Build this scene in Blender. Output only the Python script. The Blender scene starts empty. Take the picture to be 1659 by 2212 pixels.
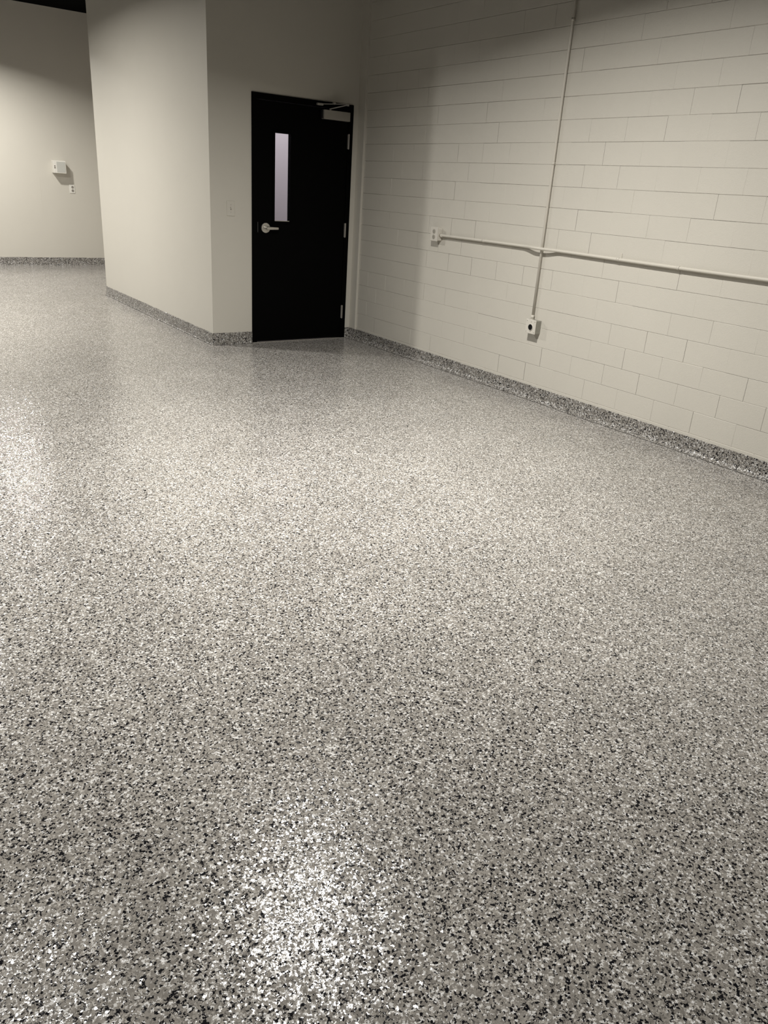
import bpy, bmesh, math, random
from mathutils import Vector, Matrix

random.seed(7)
S = bpy.context.scene
COL = S.collection
PI = math.pi

# ------------------------------------------------------------------ camera
cd = bpy.data.cameras.new('camera')
cam = bpy.data.objects.new('camera', cd)
COL.objects.link(cam)
R = Vector((0.82103295, -0.56736066, 0.06329907))
U = Vector((0.17241017, 0.3521312, 0.91993389))
F = Vector((0.54422388, 0.74438263, -0.38693006))
m = Matrix.Identity(4)
for i in range(3):
    m[i][0] = R[i]; m[i][1] = U[i]; m[i][2] = -F[i]
m[2][3] = 1.434
cam.matrix_world = m
cd.sensor_fit = 'HORIZONTAL'
cd.sensor_width = 36.0
cd.lens = 36.0 * 1655.0 / 1659.0
cd.clip_start = 0.02
S.camera = cam

# ------------------------------------------------------------------ world, light, exposure
w = bpy.data.worlds.new('world'); S.world = w
w.use_nodes = True
w.node_tree.nodes['Background'].inputs[0].default_value = (0.9, 0.92, 1.0, 1)
w.node_tree.nodes['Background'].inputs[1].default_value = 0.0

S.view_settings.view_transform = 'Standard'
S.view_settings.look = 'None'
S.view_settings.gamma = 1.0
S.view_settings.use_curve_mapping = False
S.view_settings.exposure = 0.0


def ceiling_light(name, x, y, z, watts, radius=0.09, spread=150, color=(1.0, 0.968, 0.915)):
    l = bpy.data.lights.new(name, 'AREA')
    l.shape = 'DISK'; l.size = radius * 2
    l.energy = watts; l.color = color
    l.spread = math.radians(spread)
    o = bpy.data.objects.new(name, l); COL.objects.link(o)
    o.location = (x, y, z)
    return o


ceiling_light('high_bay_light', 1.95, 3.25, 3.25, 150)
ceiling_light('high_bay_light', 0.20, 8.75, 3.30, 200, spread=164)
ceiling_light('high_bay_light', 1.84, 11.88, 3.20, 92)
ceiling_light('high_bay_light', 0.18, 3.40, 3.25, 22)

# ------------------------------------------------------------------ helpers


def finish(name, bm, mat, parent=None, smooth=False, loc=None):
    me = bpy.data.meshes.new(name)
    bm.normal_update()
    bm.to_mesh(me); bm.free()
    if smooth:
        for p in me.polygons: p.use_smooth = True
    o = bpy.data.objects.new(name, me)
    COL.objects.link(o)
    if mat: me.materials.append(mat)
    if parent: o.parent = parent
    if loc: o.location = loc
    return o


def box(bm, x0, y0, z0, x1, y1, z1, bevel=0.0, seg=2):
    t = bmesh.new()
    bmesh.ops.create_cube(t, size=1.0)
    for v in t.verts:
        v.co = Vector(((x0 + x1) / 2 + v.co.x * (x1 - x0), (y0 + y1) / 2 + v.co.y * (y1 - y0), (z0 + z1) / 2 + v.co.z * (z1 - z0)))
    if bevel > 0:
        bmesh.ops.bevel(t, geom=t.edges[:], offset=bevel, segments=seg, affect='EDGES', profile=0.5)
    merge(bm, t)
    return bm


def merge(bm, t):
    vm = {}
    for v in t.verts: vm[v] = bm.verts.new(v.co)
    for f in t.faces:
        nf = bm.faces.new([vm[v] for v in f.verts]); nf.smooth = f.smooth
    t.free()


def cyl(bm, c, axis, r, h, n=32, r2=None, bevel=0.0):
    t = bmesh.new()
    bmesh.ops.create_cone(t, cap_ends=True, segments=n, radius1=r, radius2=r if r2 is None else r2, depth=h)
    if bevel:
        ed = [e for e in t.edges if abs(e.verts[0].co.z - e.verts[1].co.z) < 1e-6 and e.verts[0].co.z > 0]
        bmesh.ops.bevel(t, geom=ed, offset=bevel, segments=3, affect='EDGES', profile=0.5)
    q = Vector((0, 0, 1)).rotation_difference(Vector(axis).normalized())
    for v in t.verts: v.co = q @ v.co + Vector(c)
    merge(bm, t)
    return bm


def tube(bm, pts, r, n=16):
    pts = [Vector(p) for p in pts]
    rings = []
    ref = None
    for i, p in enumerate(pts):
        d = (pts[min(i + 1, len(pts) - 1)] - pts[max(i - 1, 0)]).normalized()
        if ref is None:
            ref = Vector((1, 0, 0)) if abs(d.x) < 0.8 else Vector((0, 0, 1))
        a = (ref - d * ref.dot(d)).normalized(); b = d.cross(a)
        rings.append([bm.verts.new(p + a * r * math.cos(2 * PI * k / n) + b * r * math.sin(2 * PI * k / n)) for k in range(n)])
    for i in range(len(rings) - 1):
        for k in range(n):
            f = bm.faces.new((rings[i][k], rings[i][(k + 1) % n], rings[i + 1][(k + 1) % n], rings[i + 1][k])); f.smooth = True
    bm.faces.new(rings[0][::-1]); bm.faces.new(rings[-1])
    bmesh.ops.recalc_face_normals(bm, faces=bm.faces[:])
    return bm


def prism(bm, outline, axis, a0, a1):
    """outline of 2-D points extruded along axis 'x','y' or 'z'"""
    def P(u, v, a):
        return {'x': (a, u, v), 'y': (u, a, v), 'z': (u, v, a)}[axis]
    A = [bm.verts.new(P(u, v, a0)) for u, v in outline]
    B = [bm.verts.new(P(u, v, a1)) for u, v in outline]
    n = len(outline)
    bm.faces.new(A); bm.faces.new(B[::-1])
    for i in range(n):
        bm.faces.new((A[i], B[i], B[(i + 1) % n], A[(i + 1) % n]))
    bmesh.ops.recalc_face_normals(bm, faces=bm.faces[:])
    return bm


def empty(name, loc=(0, 0, 0)):
    o = bpy.data.objects.new(name, None); COL.objects.link(o)
    o.location = loc
    o.empty_display_size = 0.1
    return o


def tag(o, label=None, cat=None, group=None, kind=None):
    if label: o['label'] = label
    if cat: o['category'] = cat
    if group: o['group'] = group
    if kind: o['kind'] = kind
    return o


def struct(o):
    o['kind'] = 'structure'
    return o


# ------------------------------------------------------------------ materials
def newmat(name):
    mt = bpy.data.materials.new(name); mt.use_nodes = True
    nt = mt.node_tree
    return mt, nt, nt.nodes['Principled BSDF']


def simple(name, col, rough=0.5, metal=0.0, bump=0.0, scale=200.0, spec=0.5, var=0.0):
    mt, nt, b = newmat(name)
    b.inputs['Base Color'].default_value = (*col, 1)
    b.inputs['Roughness'].default_value = rough
    b.inputs['Metallic'].default_value = metal
    b.inputs['Specular IOR Level'].default_value = spec
    tc = nt.nodes.new('ShaderNodeTexCoord')
    if bump:
        no = nt.nodes.new('ShaderNodeTexNoise'); no.inputs['Scale'].default_value = scale
        no.inputs['Detail'].default_value = 3
        nt.links.new(tc.outputs['Object'], no.inputs['Vector'])
        bp = nt.nodes.new('ShaderNodeBump'); bp.inputs['Strength'].default_value = bump
        bp.inputs['Distance'].default_value = 0.002
        nt.links.new(no.outputs['Fac'], bp.inputs['Height'])
        nt.links.new(bp.outputs['Normal'], b.inputs['Normal'])
    if var:
        n2 = nt.nodes.new('ShaderNodeTexNoise'); n2.inputs['Scale'].default_value = 3.0
        n2.inputs['Detail'].default_value = 4
        nt.links.new(tc.outputs['Object'], n2.inputs['Vector'])
        mx = nt.nodes.new('ShaderNodeMix'); mx.data_type = 'RGBA'
        mx.inputs['A'].default_value = (*[c * (1 - var) for c in col], 1)
        mx.inputs['B'].default_value = (*[min(1, c * (1 + var)) for c in col], 1)
        nt.links.new(n2.outputs['Fac'], mx.inputs['Factor'])
        nt.links.new(mx.outputs['Result'], b.inputs['Base Color'])
    return mt


def flake_material(name, scale=250.0, tilt=0.112, rough=0.08, tone=1.0):
    """vinyl colour-flake broadcast floor under a clear resin coat"""
    mt, nt, b = newmat(name)
    N = nt.nodes; L = nt.links
    tc = N.new('ShaderNodeTexCoord')
    wob = N.new('ShaderNodeTexNoise'); wob.inputs['Scale'].default_value = scale * 0.9; wob.inputs['Detail'].default_value = 1
    L.new(tc.outputs['Object'], wob.inputs['Vector'])
    ws = N.new('ShaderNodeVectorMath'); ws.operation = 'MULTIPLY_ADD'
    ws.inputs[1].default_value = (0.009, 0.009, 0.009)
    L.new(wob.outputs['Color'], ws.inputs[0]); L.new(tc.outputs['Object'], ws.inputs[2])
    v1 = N.new('ShaderNodeTexVoronoi'); v1.inputs['Scale'].default_value = scale
    L.new(ws.outputs[0], v1.inputs['Vector'])
    sp = N.new('ShaderNodeSeparateColor'); L.new(v1.outputs['Color'], sp.inputs[0])
    r1 = N.new('ShaderNodeValToRGB'); r1.color_ramp.interpolation = 'CONSTANT'
    cr = r1.color_ramp
    stops = [(0.0, (0.007, 0.007, 0.009)), (0.155, (0.10, 0.094, 0.086)), (0.215, (0.24, 0.223, 0.20)),
             (0.42, (0.315, 0.295, 0.266)), (0.64, (0.395, 0.371, 0.333)), (0.80, (0.56, 0.535, 0.49)), (0.90, (0.86, 0.855, 0.84))]
    cr.elements[0].position = stops[0][0]; cr.elements[0].color = (*stops[0][1], 1)
    cr.elements[1].position = stops[1][0]; cr.elements[1].color = (*stops[1][1], 1)
    for p, c in stops[2:]:
        e = cr.elements.new(p); e.color = (*c, 1)
    L.new(sp.outputs[0], r1.inputs['Fac'])
    # second, sparser layer of flakes lying over the first
    v2 = N.new('ShaderNodeTexVoronoi'); v2.inputs['Scale'].default_value = scale * 0.72
    mp = N.new('ShaderNodeMapping'); mp.inputs['Location'].default_value = (3.17, 1.31, 0.77)
    L.new(ws.outputs[0], mp.inputs['Vector']); L.new(mp.outputs[0], v2.inputs['Vector'])
    sp2 = N.new('ShaderNodeSeparateColor'); L.new(v2.outputs['Color'], sp2.inputs[0])
    r2 = N.new('ShaderNodeValToRGB'); r2.color_ramp.interpolation = 'CONSTANT'
    c2 = r2.color_ramp
    c2.elements[0].position = 0.0; c2.elements[0].color = (0.012, 0.012, 0.014, 1)
    c2.elements[1].position = 0.27; c2.elements[1].color = (0.268, 0.25, 0.226, 1)
    e = c2.elements.new(0.6); e.color = (0.345, 0.324, 0.292, 1)
    e = c2.elements.new(0.85); e.color = (0.78, 0.77, 0.745, 1)
    L.new(sp2.outputs[0], r2.inputs['Fac'])
    lt = N.new('ShaderNodeMath'); lt.operation = 'LESS_THAN'; lt.inputs[1].default_value = 0.34
    L.new(sp2.outputs[1], lt.inputs[0])
    mx = N.new('ShaderNodeMix'); mx.data_type = 'RGBA'
    L.new(lt.outputs[0], mx.inputs['Factor']); L.new(r1.outputs[0], mx.inputs['A']); L.new(r2.outputs[0], mx.inputs['B'])
    # faint drifts in how densely the colours were thrown
    dr = N.new('ShaderNodeTexNoise'); dr.inputs['Scale'].default_value = 2.2; dr.inputs['Detail'].default_value = 3
    L.new(tc.outputs['Object'], dr.inputs['Vector'])
    hs = N.new('ShaderNodeMix'); hs.data_type = 'RGBA'; hs.blend_type = 'MULTIPLY'
    hs.inputs['Factor'].default_value = 1.0
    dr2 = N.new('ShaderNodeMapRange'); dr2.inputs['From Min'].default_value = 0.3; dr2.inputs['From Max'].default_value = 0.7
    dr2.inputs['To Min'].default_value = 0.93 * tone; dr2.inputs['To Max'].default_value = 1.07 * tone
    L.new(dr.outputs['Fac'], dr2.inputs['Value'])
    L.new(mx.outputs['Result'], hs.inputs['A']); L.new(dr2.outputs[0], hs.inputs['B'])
    L.new(hs.outputs['Result'], b.inputs['Base Color'])
    b.inputs['Roughness'].default_value = rough
    b.inputs['Specular IOR Level'].default_value = 0.5
    # every flake facet leans its own way under the coat
    geo = N.new('ShaderNodeNewGeometry')
    v3 = N.new('ShaderNodeTexVoronoi'); v3.inputs['Scale'].default_value = scale * 0.9
    mp3 = N.new('ShaderNodeMapping'); mp3.inputs['Location'].default_value = (7.7, 2.9, 5.1)
    L.new(ws.outputs[0], mp3.inputs['Vector']); L.new(mp3.outputs[0], v3.inputs['Vector'])
    add = N.new('ShaderNodeVectorMath'); add.operation = 'ADD'
    L.new(v3.outputs['Color'], add.inputs[0]); L.new(v2.outputs['Color'], add.inputs[1])
    no = N.new('ShaderNodeTexNoise'); no.inputs['Scale'].default_value = 60; no.inputs['Detail'].default_value = 1
    L.new(tc.outputs['Object'], no.inputs['Vector'])
    add2 = N.new('ShaderNodeVectorMath'); add2.operation = 'ADD'
    L.new(add.outputs[0], add2.inputs[0]); L.new(no.outputs['Color'], add2.inputs[1])
    sub = N.new('ShaderNodeVectorMath'); sub.operation = 'SUBTRACT'; sub.inputs[1].default_value = (1.5, 1.5, 1.5)
    L.new(add2.outputs[0], sub.inputs[0])
    sc = N.new('ShaderNodeVectorMath'); sc.operation = 'SCALE'; sc.inputs['Scale'].default_value = tilt
    L.new(sub.outputs[0], sc.inputs[0])
    nn = N.new('ShaderNodeVectorMath'); nn.operation = 'ADD'
    L.new(sc.outputs[0], nn.inputs[0]); L.new(geo.outputs['Normal'], nn.inputs[1])
    nz = N.new('ShaderNodeVectorMath'); nz.operation = 'NORMALIZE'; L.new(nn.outputs[0], nz.inputs[0])
    L.new(nz.outputs[0], b.inputs['Normal'])
    return mt


PAINT = (0.60, 0.574, 0.508)
M_wall = simple('eggshell_wall_paint', PAINT, 0.45, bump=0.25, scale=160, var=0.02, spec=0.35)
M_block = simple('painted_block', PAINT, 0.42, bump=0.55, scale=220, var=0.03, spec=0.4)
M_unseen_dark = simple('unseen_dark_wall', (0.16, 0.15, 0.14), 0.8)  # for the unseen outer walls, darkened to keep bounced light low
M_black = simple('black_ceiling_paint', (0.0015, 0.0015, 0.0015), 0.9, spec=0.03)
M_flake = flake_material('flake_floor')
M_cove_shaded = flake_material('flake_cove_shaded', scale=190.0, tilt=0.34, rough=0.16, tone=0.78)  # same flake as the floor, toned down so the colour carries shade
M_door = simple('black_door_paint', (0.0015, 0.0015, 0.0015), 0.5, spec=0.04)
M_steel = simple('satin_steel', (0.55, 0.53, 0.49), 0.32, metal=0.85, bump=0.08, scale=900)
M_alu = simple('aluminium_painted', (0.42, 0.40, 0.36), 0.4, metal=0.55, bump=0.05, scale=600)
M_dark_steel = simple('dark_steel', (0.10, 0.10, 0.10), 0.4, metal=0.6)
M_conduit = simple('painted_conduit', (0.61, 0.58, 0.51), 0.32, bump=0.1, scale=300)
M_plastic = simple('white_plastic', (0.74, 0.72, 0.66), 0.35)
M_paintbox = simple('painted_steel_box', (0.64, 0.61, 0.545), 0.38, bump=0.1, scale=300)
M_zinc = simple('galvanised_box_side', (0.34, 0.33, 0.29), 0.45, metal=0.3, bump=0.4, scale=90, var=0.25)
M_socket = simple('grey_socket', (0.24, 0.22, 0.19), 0.5)
M_socket2 = simple('painted_socket', (0.36, 0.34, 0.29), 0.5)
M_blackp = simple('black_plastic', (0.006, 0.006, 0.006), 0.4, spec=0.2)
M_lilac = simple('lilac_wall_paint', (0.72, 0.68, 0.70), 0.6)
M_label = simple('grey_panel', (0.50, 0.50, 0.46), 0.5, bump=0.2, scale=120, var=0.1)

mg, ntg, bg = newmat('wired_glass')
bg.inputs['Base Color'].default_value = (0.95, 0.95, 0.96, 1)
bg.inputs['Roughness'].default_value = 0.25
bg.inputs['Transmission Weight'].default_value = 1.0
bg.inputs['IOR'].default_value = 1.1
M_glass = mg

# ------------------------------------------------------------------ dimensions
WX = 4.365        # block wall face
DY = 6.78         # door wall face
JX = 2.855        # face of the boxed-out room
JY = 10.10        # far end of the boxed-out room
BY = 13.43        # back wall
CZ = 3.54         # ceiling
LX, RY = -12.0, -9.0
BH = 0.105        # cove height

# ------------------------------------------------------------------ floor, ceiling
bm = bmesh.new(); box(bm, LX - .2, RY - .2, -0.15, WX + .25, BY + .2, 0.0)
struct(finish('floor', bm, M_flake))
bm = bmesh.new(); box(bm, LX - .2, RY - .2, CZ, WX + .25, BY + .2, CZ + .15)
struct(finish('ceiling', bm, M_black))

# ------------------------------------------------------------------ concrete block wall with real joints
def block_wall():
    bm = bmesh.new()
    rnd = random.Random(3)
    J0, RH, BW, Y0 = 0.122, 0.1412, 0.3022, 6.354
    g = 0.0022
    def quad(a, b, c, d):
        bm.faces.new([bm.verts.new(p) for p in (a, b, c, d)])
    ytop, ybot = 6.70, RY
    rows = [(0.0, J0)] + [(J0 + RH * k, J0 + RH * (k + 1)) for k in range(25)]
    for r, (z0, z1) in enumerate(rows):
        z1 = min(z1, CZ + .01)
        if z0 >= CZ: break
        off = 0.0 if r % 2 == 1 else -BW / 2
        k = -3
        while True:
            ya = Y0 + off - BW * (k + 1); yb = Y0 + off - BW * k
            k += 1
            if ya > ytop: continue
            if yb < ybot: break
            yb = min(yb, ytop); ya = max(ya, ybot)
            if yb - ya < 0.01: continue
            o = rnd.uniform(-0.0006, 0.0006)
            tl = rnd.uniform(-0.0008, 0.0008)
            # joint depth on each side: bed joints tooled, head joints nearly filled with paint
            db = rnd.uniform(0.0025, 0.0048); dt = rnd.uniform(0.0010, 0.0022)
            dl = rnd.choice([0.0002, 0.0006, 0.0012, 0.0026]); dr = rnd.choice([0.0002, 0.0005, 0.0012])
            if r == 0: o, tl, dl, dr = -0.003, 0.0, -0.003, -0.003
            x = WX + o
            gb = 0.0030; gt = 0.0018
            # front face, leaning a hair
            A = (x, yb - g, z0 + gt); B = (x, ya + g, z0 + gt); C = (x + tl, ya + g, z1 - gb); D = (x + tl, yb - g, z1 - gb)
            # outer ring at joint depth
            a = (WX + dt, yb, z0); b = (WX + dt, ya, z0); c = (WX + db, ya, z1); d = (WX + db, yb, z1)
            quad(A, B, C, D)
            quad(a, b, B, A)
            quad(D, C, c, d)
            quad((WX + dl, yb, z0), A, D, (WX + dl, yb, z1))
            quad(B, (WX + dr, ya, z0), (WX + dr, ya, z1), C)
    # body behind the face
    box(bm, WX + 0.006, RY, 0.0, WX + 0.2, BY, CZ)
    bmesh.ops.recalc_face_normals(bm, faces=bm.faces[:])
    # faces of the relief must look towards -x
    for f in bm.faces:
        c = f.calc_center_median()
        if c.x < WX + 0.0055 and f.normal.x > 0: f.normal_flip()
    return finish('wall_right', bm, M_block)
struct(block_wall())

# plain plastered return closing the block wall in the corner
bm = bmesh.new(); box(bm, WX - 0.020, 6.672, 0.0, WX + 0.006, DY + .02, CZ, 0.0015)
struct(finish('trim_1', bm, M_wall))

# walls of the boxed-out room
bm = bmesh.new(); box(bm, JX, DY, 0.0, JX + 0.12, JY, CZ)
struct(finish('wall_inner', bm, M_wall))
DX0, DX1, DZ = 3.250, 4.286, 2.136          # opening (outside of the frame)
bm = bmesh.new()
outer = [(JX + .12, 0), (DX0, 0), (DX0, DZ), (DX1, DZ), (DX1, 0), (WX, 0), (WX, CZ), (JX + .12, CZ)]
prism(bm, outer, 'y', DY, DY + 0.12)
struct(finish('wall_door_side', bm, M_wall))
bm = bmesh.new(); box(bm, JX + .12, JY - .12, 0.0, WX, JY, CZ)
struct(finish('wall_room_end', bm, M_lilac))
bm = bmesh.new(); box(bm, JX + .12, DY + .12, 2.75, WX, JY - .12, 2.80)
struct(finish('ceiling_inner', bm, M_lilac))
bm = bmesh.new(); box(bm, JX + .121, DY + .13, 0.0, JX + .13, JY - .12, 2.75)
struct(finish('wall_room_left', bm, M_lilac))
bm = bmesh.new(); box(bm, WX - .02, DY + .13, 0.0, WX - .001, JY - .12, 2.75)
struct(finish('wall_room_right', bm, M_lilac))

bm = bmesh.new(); box(bm, LX, BY, 0.0, WX, BY + .15, CZ)
for i in range(7):      # hairline seam in the plaster
    box(bm, 2.915 + .004 * math.sin(i * 1.9), BY - .0016, 0.72 + i * .08, 2.920 + .004 * math.sin(i * 1.9), BY + .01, 0.80 + i * .08)
struct(finish('wall_back', bm, M_wall))
bm = bmesh.new(); box(bm, LX - .15, RY, 0.0, LX, BY, CZ)
struct(finish('wall_left', bm, M_unseen_dark))
bm = bmesh.new(); box(bm, LX, RY - .15, 0.0, WX, RY, CZ)
struct(finish('wall_front', bm, M_unseen_dark))

# light inside the room behind the door
il = ceiling_light('room_light', 3.6, 8.3, 2.70, 13, radius=0.4, spread=180, color=(1.0, 0.97, 1.0))

# ------------------------------------------------------------------ flake cove bases
def cove(name, p0, p1, nrm, h, t=0.007, rad=0.022, seed=1, n_per_m=60):
    """cove base from p0 to p1 on a wall whose face looks along nrm"""
    rnd = random.Random(seed)
    bm = bmesh.new()
    p0 = Vector((*p0, 0)); p1 = Vector((*p1, 0)); nv = Vector((*nrm, 0))
    Ln = (p1 - p0).length; n = max(2, int(Ln * n_per_m))
    prof = [(0.0, h), (t * 0.7, h), (t, h - 0.002), (t, h * 0.66), (t, rad)]
    for i in range(1, 6):
        a = PI / 2 * i / 5
        prof.append((t + rad * (1 - math.cos(a)), rad * (1 - math.sin(a))))
    prof.append((t + rad + 0.006, 0.0004))
    rings = []
    w1 = 0.0; w2 = 0.0
    for k in range(n + 1):
        p = p0.lerp(p1, k / n)
        w1 = w1 * 0.7 + rnd.uniform(-1, 1) * 0.0012
        w2 = w2 * 0.6 + rnd.uniform(-1, 1) * 0.0035
        ring = []
        for j, (d, z) in enumerate(prof):
            dd = d; zz = z
            if j in (0, 1, 2): zz += w1
            if j >= 5: dd += w2 * (j - 4) / 6
            if j in (3, 4): dd += rnd.uniform(-0.0006, 0.0006)
            ring.append(bm.verts.new(p + nv * dd + Vector((0, 0, max(zz, 0.0004)))))
        ring.append(bm.verts.new(p + Vector((0, 0, 0.0004))))
        rings.append(ring)
    m_ = len(rings[0])
    for i in range(n):
        for j in range(m_):
            f = bm.faces.new((rings[i][j], rings[i + 1][j], rings[i + 1][(j + 1) % m_], rings[i][(j + 1) % m_]))
            f.smooth = 3 <= j <= m_ - 3
    bm.faces.new(rings[0]); bm.faces.new(rings[-1][::-1])
    bmesh.ops.recalc_face_normals(bm, faces=bm.faces[:])
    return struct(finish(name, bm, M_cove_shaded))


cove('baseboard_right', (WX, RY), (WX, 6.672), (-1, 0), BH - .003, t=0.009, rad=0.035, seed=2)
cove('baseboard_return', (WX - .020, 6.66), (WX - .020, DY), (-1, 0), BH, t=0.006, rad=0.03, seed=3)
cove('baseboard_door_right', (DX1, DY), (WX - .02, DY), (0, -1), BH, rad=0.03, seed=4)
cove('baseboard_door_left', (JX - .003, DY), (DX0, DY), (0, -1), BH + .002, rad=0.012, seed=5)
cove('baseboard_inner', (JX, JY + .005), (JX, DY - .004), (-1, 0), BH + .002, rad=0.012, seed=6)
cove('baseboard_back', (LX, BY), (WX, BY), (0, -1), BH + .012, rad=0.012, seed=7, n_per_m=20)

# ------------------------------------------------------------------ door
door = struct(empty('door_1', ((DX0 + DX1) / 2, DY, 0)))
D0 = Vector(door.location)


def dpart(name, bm, mat, parent=door, smooth=False):
    for v in bm.verts: v.co -= D0
    return finish(name, bm, mat, parent, smooth)


FW = 0.050      # frame face width
bm = bmesh.new()
prism(bm, [(DX0, 0), (DX0 + FW, 0), (DX0 + FW, DZ - FW), (DX1 - FW, DZ - FW), (DX1 - FW, 0), (DX1, 0), (DX1, DZ), (DX0, DZ)], 'y', DY - 0.010, DY + 0.13)
fr = dpart('door_frame', bm, M_door)
# leaf with an opening for the lite
lx0, lx1, lz0, lz1 = DX0 + FW + .003, DX1 - FW - .003, 0.012, DZ - FW - .003
gx0, gx1, gz0, gz1 = 3.477, 3.632, 1.104, 1.838
bm = bmesh.new()
y0, y1 = DY - 0.004, DY + 0.040
box(bm, lx0, y0, lz0, gx0, y1, lz1); box(bm, gx1, y0, lz0, lx1, y1, lz1)
box(bm, gx0, y0, lz0, gx1, y1, gz0); box(bm, gx0, y0, gz1, gx1, y1, lz1)
leaf = dpart('door_leaf', bm, M_door)
# raised black stop round the lite
bm = bmesh.new(); t = 0.022
ya, yb = y0 - 0.007, y0
box(bm, gx0 - t, ya, gz0 - t, gx0, yb, gz1 + t, .0015); box(bm, gx1, ya, gz0 - t, gx1 + t, yb, gz1 + t, .0015)
box(bm, gx0, ya, gz1, gx1, yb, gz1 + t, .0015); box(bm, gx0, ya, gz0 - t, gx1, yb, gz0, .0015)
o = dpart('glass_stop', bm, M_door)
bm = bmesh.new(); box(bm, gx0, y0 + .014, gz0, gx1, y0 + .020, gz1)
o = dpart('glass_pane', bm, M_glass)
bm = bmesh.new(); box(bm, gx0, y0 + .0, gz0, gx1, y0 + .013, gz0 + .006)
o = dpart('glass_sill', bm, M_steel)
# metal strip standing in for the line of light leaking under the door
bm = bmesh.new(); box(bm, DX0 + .004, DY - .012, 0.0, DX1 - .004, DY + .06, 0.005, .001)
o = dpart('door_leak_strip', bm, M_alu); o['label'] = 'thin metal strip standing in for light leaking under the door'

# lever set: rose, hub, lever
cx, cz = 3.386, 1.043
bm = bmesh.new()
cyl(bm, (cx, y0 - .005, cz), (0, -1, 0), 0.044, 0.010, 48, bevel=.003)
rose = dpart('handle_rose', bm, M_steel, smooth=False); rose['label'] = 'round satin steel rose of the lever'
bm = bmesh.new()
cyl(bm, (cx, y0 - .034, cz), (0, -1, 0), 0.0135, 0.050, 32, bevel=.003)
cyl(bm, (cx, y0 - .0105, cz), (0, -1, 0), 0.024, 0.006, 32, bevel=.002)
t = bmesh.new()
sec = [(0.0, 0.0115), (0.03, 0.0125), (0.07, 0.0115), (0.112, 0.0105), (0.118, 0.009)]
rings = []
for s_, hh in sec:
    yy = y0 - 0.054 + (0.0 if s_ < .09 else 0.004 * (s_ - .09) / .03)
    th = 0.0075
    rings.append([t.verts.new((cx - .012 + s_, yy + a * th, cz + b * hh)) for a, b in ((-1, -.8), (-1, .8), (-.7, 1), (.7, 1), (1, .8), (1, -.8), (.7, -1), (-.7, -1))])
for i in range(len(rings) - 1):
    for k in range(8):
        t.faces.new((rings[i][k], rings[i][(k + 1) % 8], rings[i + 1][(k + 1) % 8], rings[i + 1][k]))
t.faces.new(rings[0][::-1]); t.faces.new(rings[-1])
bmesh.ops.recalc_face_normals(t, faces=t.faces[:])
merge(bm, t)
lev = dpart('lever_handle', bm, M_steel); lev['label'] = 'satin steel lever pointing right'
# latch strike edge
bm = bmesh.new(); box(bm, 3.3045, DY - .0105, 1.004, 3.3085, DY - .003, 1.092, .0005)
o = dpart('strike_plate', bm, M_dark_steel)

# hinges: barrel with knuckle grooves and tips
for k, (z0, z1) in enumerate(((0.203, 0.327), (0.981, 1.107), (1.765, 1.889))):
    bm = bmesh.new(); hx = 4.2425; hy = DY - 0.013
    n = 5; hh = (z1 - z0) / n
    for i in range(n):
        cyl(bm, (hx, hy, z0 + hh * (i + .5)), (0, 0, 1), 0.0075, hh - .0012, 20)
    cyl(bm, (hx, hy, (z0 + z1) / 2), (0, 0, 1), 0.006, z1 - z0 + .006, 16)
    box(bm, hx - .009, hy + .004, z0, hx + .006, hy + .0095, z1)
    o = dpart('hinge', bm, M_alu)
    o['label'] = ('satin metal hinge knuckle near the foot of the door', 'satin metal hinge knuckle at mid height', 'satin metal hinge knuckle under the closer')[k]

# door closer: body cover, end plate, arm linkage
bm = bmesh.new()
box(bm, 3.944, y0 - .048, 1.992, 4.226, y0, 2.068, .004, 3)
cl = dpart('closer_body', bm, M_alu); cl['label'] = 'rectangular grey door closer cover'
bm = bmesh.new(); box(bm, 3.926, y0 - .030, 1.996, 3.944, y0 - .002, 2.064, .003)
o = finish('closer_end', bm, M_blackp)
for v in o.data.vertices: v.co -= D0
o.parent = cl
bm = bmesh.new()
PA = Vector((4.020, y0 - .026, 2.078)); EL = Vector((4.150, y0 - .120, 2.120)); FT = Vector((3.905, DY - .020, 2.108))
cyl(bm, PA - Vector((0, 0, .004)), (0, 0, 1), 0.011, 0.014, 20)
def flatbar(bm, a, b, wd, th):
    d = (b - a).normalized(); sd = d.cross(Vector((0, 0, 1))).normalized(); up = sd.cross(d)
    vs = []
    for p in (a, b):
        for sx, sz in ((-1, -1), (1, -1), (1, 1), (-1, 1)):
            vs.append(bm.verts.new(p + sd * sx * wd / 2 + up * sz * th / 2))
    for q in ((0, 1, 2, 3), (7, 6, 5, 4), (0, 4, 5, 1), (1, 5, 6, 2), (2, 6, 7, 3), (3, 7, 4, 0)):
        bm.faces.new([vs[i] for i in q])
flatbar(bm, PA, EL, .018, .007)
cyl(bm, EL, (0, 0, 1), 0.011, 0.020, 20)
flatbar(bm, EL + Vector((0, 0, .006)), FT, .014, .006)
mid = EL.lerp(FT, .48) + Vector((0, 0, .006))
box(bm, mid.x - .012, mid.y - .012, mid.z - .006, mid.x + .012, mid.y + .012, mid.z + .012, .002)
box(bm, FT.x - .022, DY - .036, FT.z - .010, FT.x + .040, DY - .010, FT.z + .008, .003)
bmesh.ops.recalc_face_normals(bm, faces=bm.faces[:])
o = dpart('closer_arm', bm, M_alu); o['label'] = 'folded two-bar closer arm at the door head'

# ------------------------------------------------------------------ wall fittings
def thing(name, loc, label, cat, group=None):
    o = empty(name, loc); tag(o, label, cat, group); return o


def part(name, bm, mat, par, smooth=False):
    for v in bm.verts: v.co -= Vector(par.location)
    return finish(name, bm, mat, par, smooth)


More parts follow.
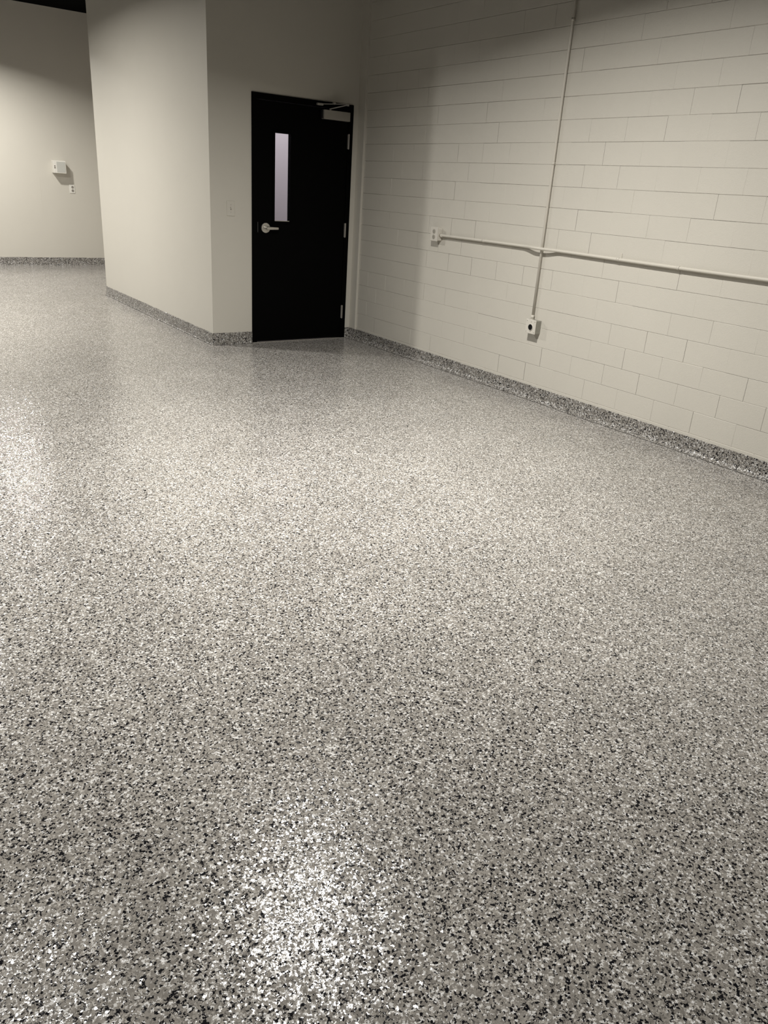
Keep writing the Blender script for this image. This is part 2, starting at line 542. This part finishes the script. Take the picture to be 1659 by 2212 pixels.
def part_in(name, bm, mat, par, top, smooth=False):
    for v in bm.verts: v.co -= Vector(top.location)
    return finish(name, bm, mat, par, smooth)


CXC = WX - 0.0175    # conduit axis off the wall
CR = 0.0092
CY = 4.212           # y of the vertical drop

# vertical conduit
vc = thing('electrical_conduit', (CXC, CY, 0.6), 'thin painted vertical conduit dropping down block wall to square power box', 'conduit')
bm = bmesh.new(); tube(bm, [(CXC, CY, 0.602), (CXC, CY, 1.6), (CXC, CY, 2.6), (CXC, CY, CZ - .005)], CR, 20)
part('pipe', bm, M_conduit, vc)
bm = bmesh.new()
tube(bm, [(CXC, CY, 0.602), (CXC, CY, 0.632)], CR * 1.32, 20)
tube(bm, [(CXC, CY, 0.596), (CXC, CY, 0.604)], CR * 1.6, 6)
part('connector', bm, M_conduit, vc)
for z in (1.68, 2.55):
    bm = bmesh.new()
    tube(bm, [(CXC, CY, z - .009), (CXC, CY, z + .009)], CR * 1.14, 20)
    box(bm, CXC, CY - .006, z - .009, WX + .002, CY + .006, z + .009, .001)
    part('strap', bm, M_conduit, vc)

# horizontal conduit with a saddle bend over the drop
CXV = CXC
CXC = WX - 0.024
CR = 0.0104
hc = thing('electrical_conduit', (CXC, 5.4, 1.105), 'painted horizontal conduit running right along block wall from duplex outlet', 'conduit')
pts = []
ya_, yb_ = 5.412, 0.4
n = 160
for i in range(n + 1):
    y = ya_ + (yb_ - ya_) * i / n
    d = abs(y - CY)
    bump_ = 0.026 * (0.5 + 0.5 * math.cos(PI * min(1, max(0, (d - .025) / .17)))) 
    z = 1.107 + (0.004 * math.sin(y * 1.7))
    pts.append((CXC - bump_, y, z))
bm = bmesh.new(); tube(bm, pts, CR, 18)
part('pipe', bm, M_conduit, hc)
bm = bmesh.new(); tube(bm, [(CXC, 5.405, 1.1075), (CXC, 5.372, 1.1075)], CR * 1.3, 20)
part('connector', bm, M_conduit, hc)
for y in (4.85, 3.50, 3.03, 1.6):
    bm = bmesh.new()
    z = 1.107 + 0.004 * math.sin(y * 1.7)
    tube(bm, [(CXC, y - .009, z), (CXC, y + .009, z)], CR * 1.14, 20)
    box(bm, CXC, y - .009, z - .006, WX + .002, y + .009, z + .006, .001)
    if y == 3.50: box(bm, WX - .004, y - .009, z, WX + .002, y + .009, z + .038, .001)
    part('strap', bm, M_conduit, hc)

# square power box at the foot of the drop
pb = thing('power_box', (WX, 4.185, 0.55), 'square pale metal power box with one round black socket on block wall', 'outlet')
by0, by1, bz0, bz1 = 4.130, 4.228, 0.503, 0.600
bx = WX - 0.054
bm = bmesh.new(); box(bm, bx, by0, bz0, WX + .003, by1, bz1, .004, 3)
bod = part('box_body', bm, M_zinc, pb); bod['label'] = 'grey galvanised side of the power box'
for z in (bz0 + .03, bz1 - .03):
    bm = bmesh.new(); cyl(bm, (WX - .028, by0 - .0002, z), (0, -1, 0), 0.0105, 0.0012, 24)
    part_in('knockout', bm, M_zinc, bod, pb)
bm = bmesh.new(); box(bm, bx - .006, by0 - .003, bz0 - .003, bx, by1 + .003, bz1 + .003, .002, 2)
cov = part('cover_plate', bm, M_paintbox, pb)
bm = bmesh.new()
cyl(bm, (bx - .008, 4.176, 0.549), (-1, 0, 0), 0.0235, 0.006, 40)
part_in('socket_ring', bm, M_plastic, cov, pb)
bm = bmesh.new()
cyl(bm, (bx - .0108, 4.176, 0.549), (-1, 0, 0), 0.0215, 0.002, 40)
part('socket', bm, M_blackp, pb)['label'] = 'round black power socket'
for yy, zz in ((by0 + .009, bz0 + .009), (by0 + .009, bz1 - .009), (by1 - .009, bz0 + .009), (by1 - .009, bz1 - .009), (4.176, bz1 - .013), (4.176, bz0 + .013)):
    bm = bmesh.new(); cyl(bm, (bx - .0064, yy, zz), (-1, 0, 0), 0.0028, 0.0016, 12)
    part_in('screw', bm, M_socket, cov, pb)

# duplex outlet on a handy box at the end of the horizontal run
ob = thing('outlet_box', (WX, 5.46, 1.11), 'painted surface-mounted duplex outlet box at far end of horizontal conduit', 'outlet')
oy0, oy1, oz0, oz1 = 5.405, 5.495, 1.062, 1.166
bm = bmesh.new(); box(bm, WX - .050, oy0, oz0, WX + .003, oy1, oz1, .010, 4)
part('box_body', bm, M_paintbox, ob)
bm = bmesh.new(); box(bm, WX - .0565, oy0 - .004, oz0 - .004, WX - .050, oy1 + .004, oz1 + .004, .003, 3)
pl = part('cover_plate', bm, M_paintbox, ob)
for zc in (1.136, 1.092):
    bm = bmesh.new()
    cyl(bm, (WX - .058, 5.450, zc), (-1, 0, 0), 0.0175, 0.004, 32, bevel=.001)
    so = part('socket', bm, M_socket2, ob); so['label'] = 'round-faced grey receptacle'
    bm = bmesh.new()
    for dy in (-.006, .006): box(bm, WX - .0606, 5.450 + dy - .001, zc - .001, WX - .0598, 5.450 + dy + .001, zc + .007)
    cyl(bm, (WX - .0602, 5.450, zc - .008), (-1, 0, 0), 0.0024, 0.0008, 10)
    part_in('slot', bm, M_blackp, so, ob)

# toggle light switch left of the door
sw = thing('light_switch', (3.046, DY, 1.195), 'single toggle light switch on pale wall left of black door', 'switch')
bm = bmesh.new(); box(bm, 3.008, DY - .006, 1.132, 3.084, DY, 1.258, .003, 3)
wp = part('wall_plate', bm, M_wall, sw)
bm = bmesh.new(); box(bm, 3.041, DY - .0075, 1.183, 3.051, DY - .0055, 1.207)
part('toggle_slot', bm, M_socket, sw)
bm = bmesh.new()
prism(bm, [(DY - .0065, 1.190), (DY - .020, 1.200), (DY - .019, 1.205), (DY - .0065, 1.200)], 'x', 3.0425, 3.0495)
part('toggle', bm, M_plastic, sw)
for z in (1.165, 1.225):
    bm = bmesh.new(); cyl(bm, (3.046, DY - .0064, z), (0, -1, 0), 0.0028, 0.0012, 12)
    part_in('screw', bm, M_socket, wp, sw)

# control box on the back wall
cb = thing('control_box', (3.22, BY, 1.45), 'white control box with grey front panel on far back wall', 'control box')
bm = bmesh.new(); box(bm, 3.105, BY - .130, 1.352, 3.285, BY, 1.528, .005, 3)
part('box_body', bm, M_plastic, cb)
bm = bmesh.new(); box(bm, 3.150, BY - .133, 1.366, 3.272, BY - .129, 1.512, .001)
part('front_panel', bm, M_label, cb)['label'] = 'grey front panel of the control box'
for z, hh in ((1.428, .010), (1.452, .007)):
    bm = bmesh.new(); box(bm, 3.112, BY - .1325, z - hh, 3.132, BY - .1295, z + hh, .001)
    part('button', bm, M_socket, cb)

# duplex outlet on the back wall
bo = thing('wall_outlet', (3.378, BY, 1.14), 'white duplex wall outlet lower right of white control box', 'outlet')
bm = bmesh.new(); box(bm, 3.337, BY - .007, 1.075, 3.419, BY, 1.203, .003, 2)
part('wall_plate', bm, M_plastic, bo)
for z in (1.163, 1.113):
    bm = bmesh.new(); cyl(bm, (3.385, BY - .0085, z), (0, -1, 0), 0.0185, 0.004, 24)
    part('socket', bm, M_socket, bo)
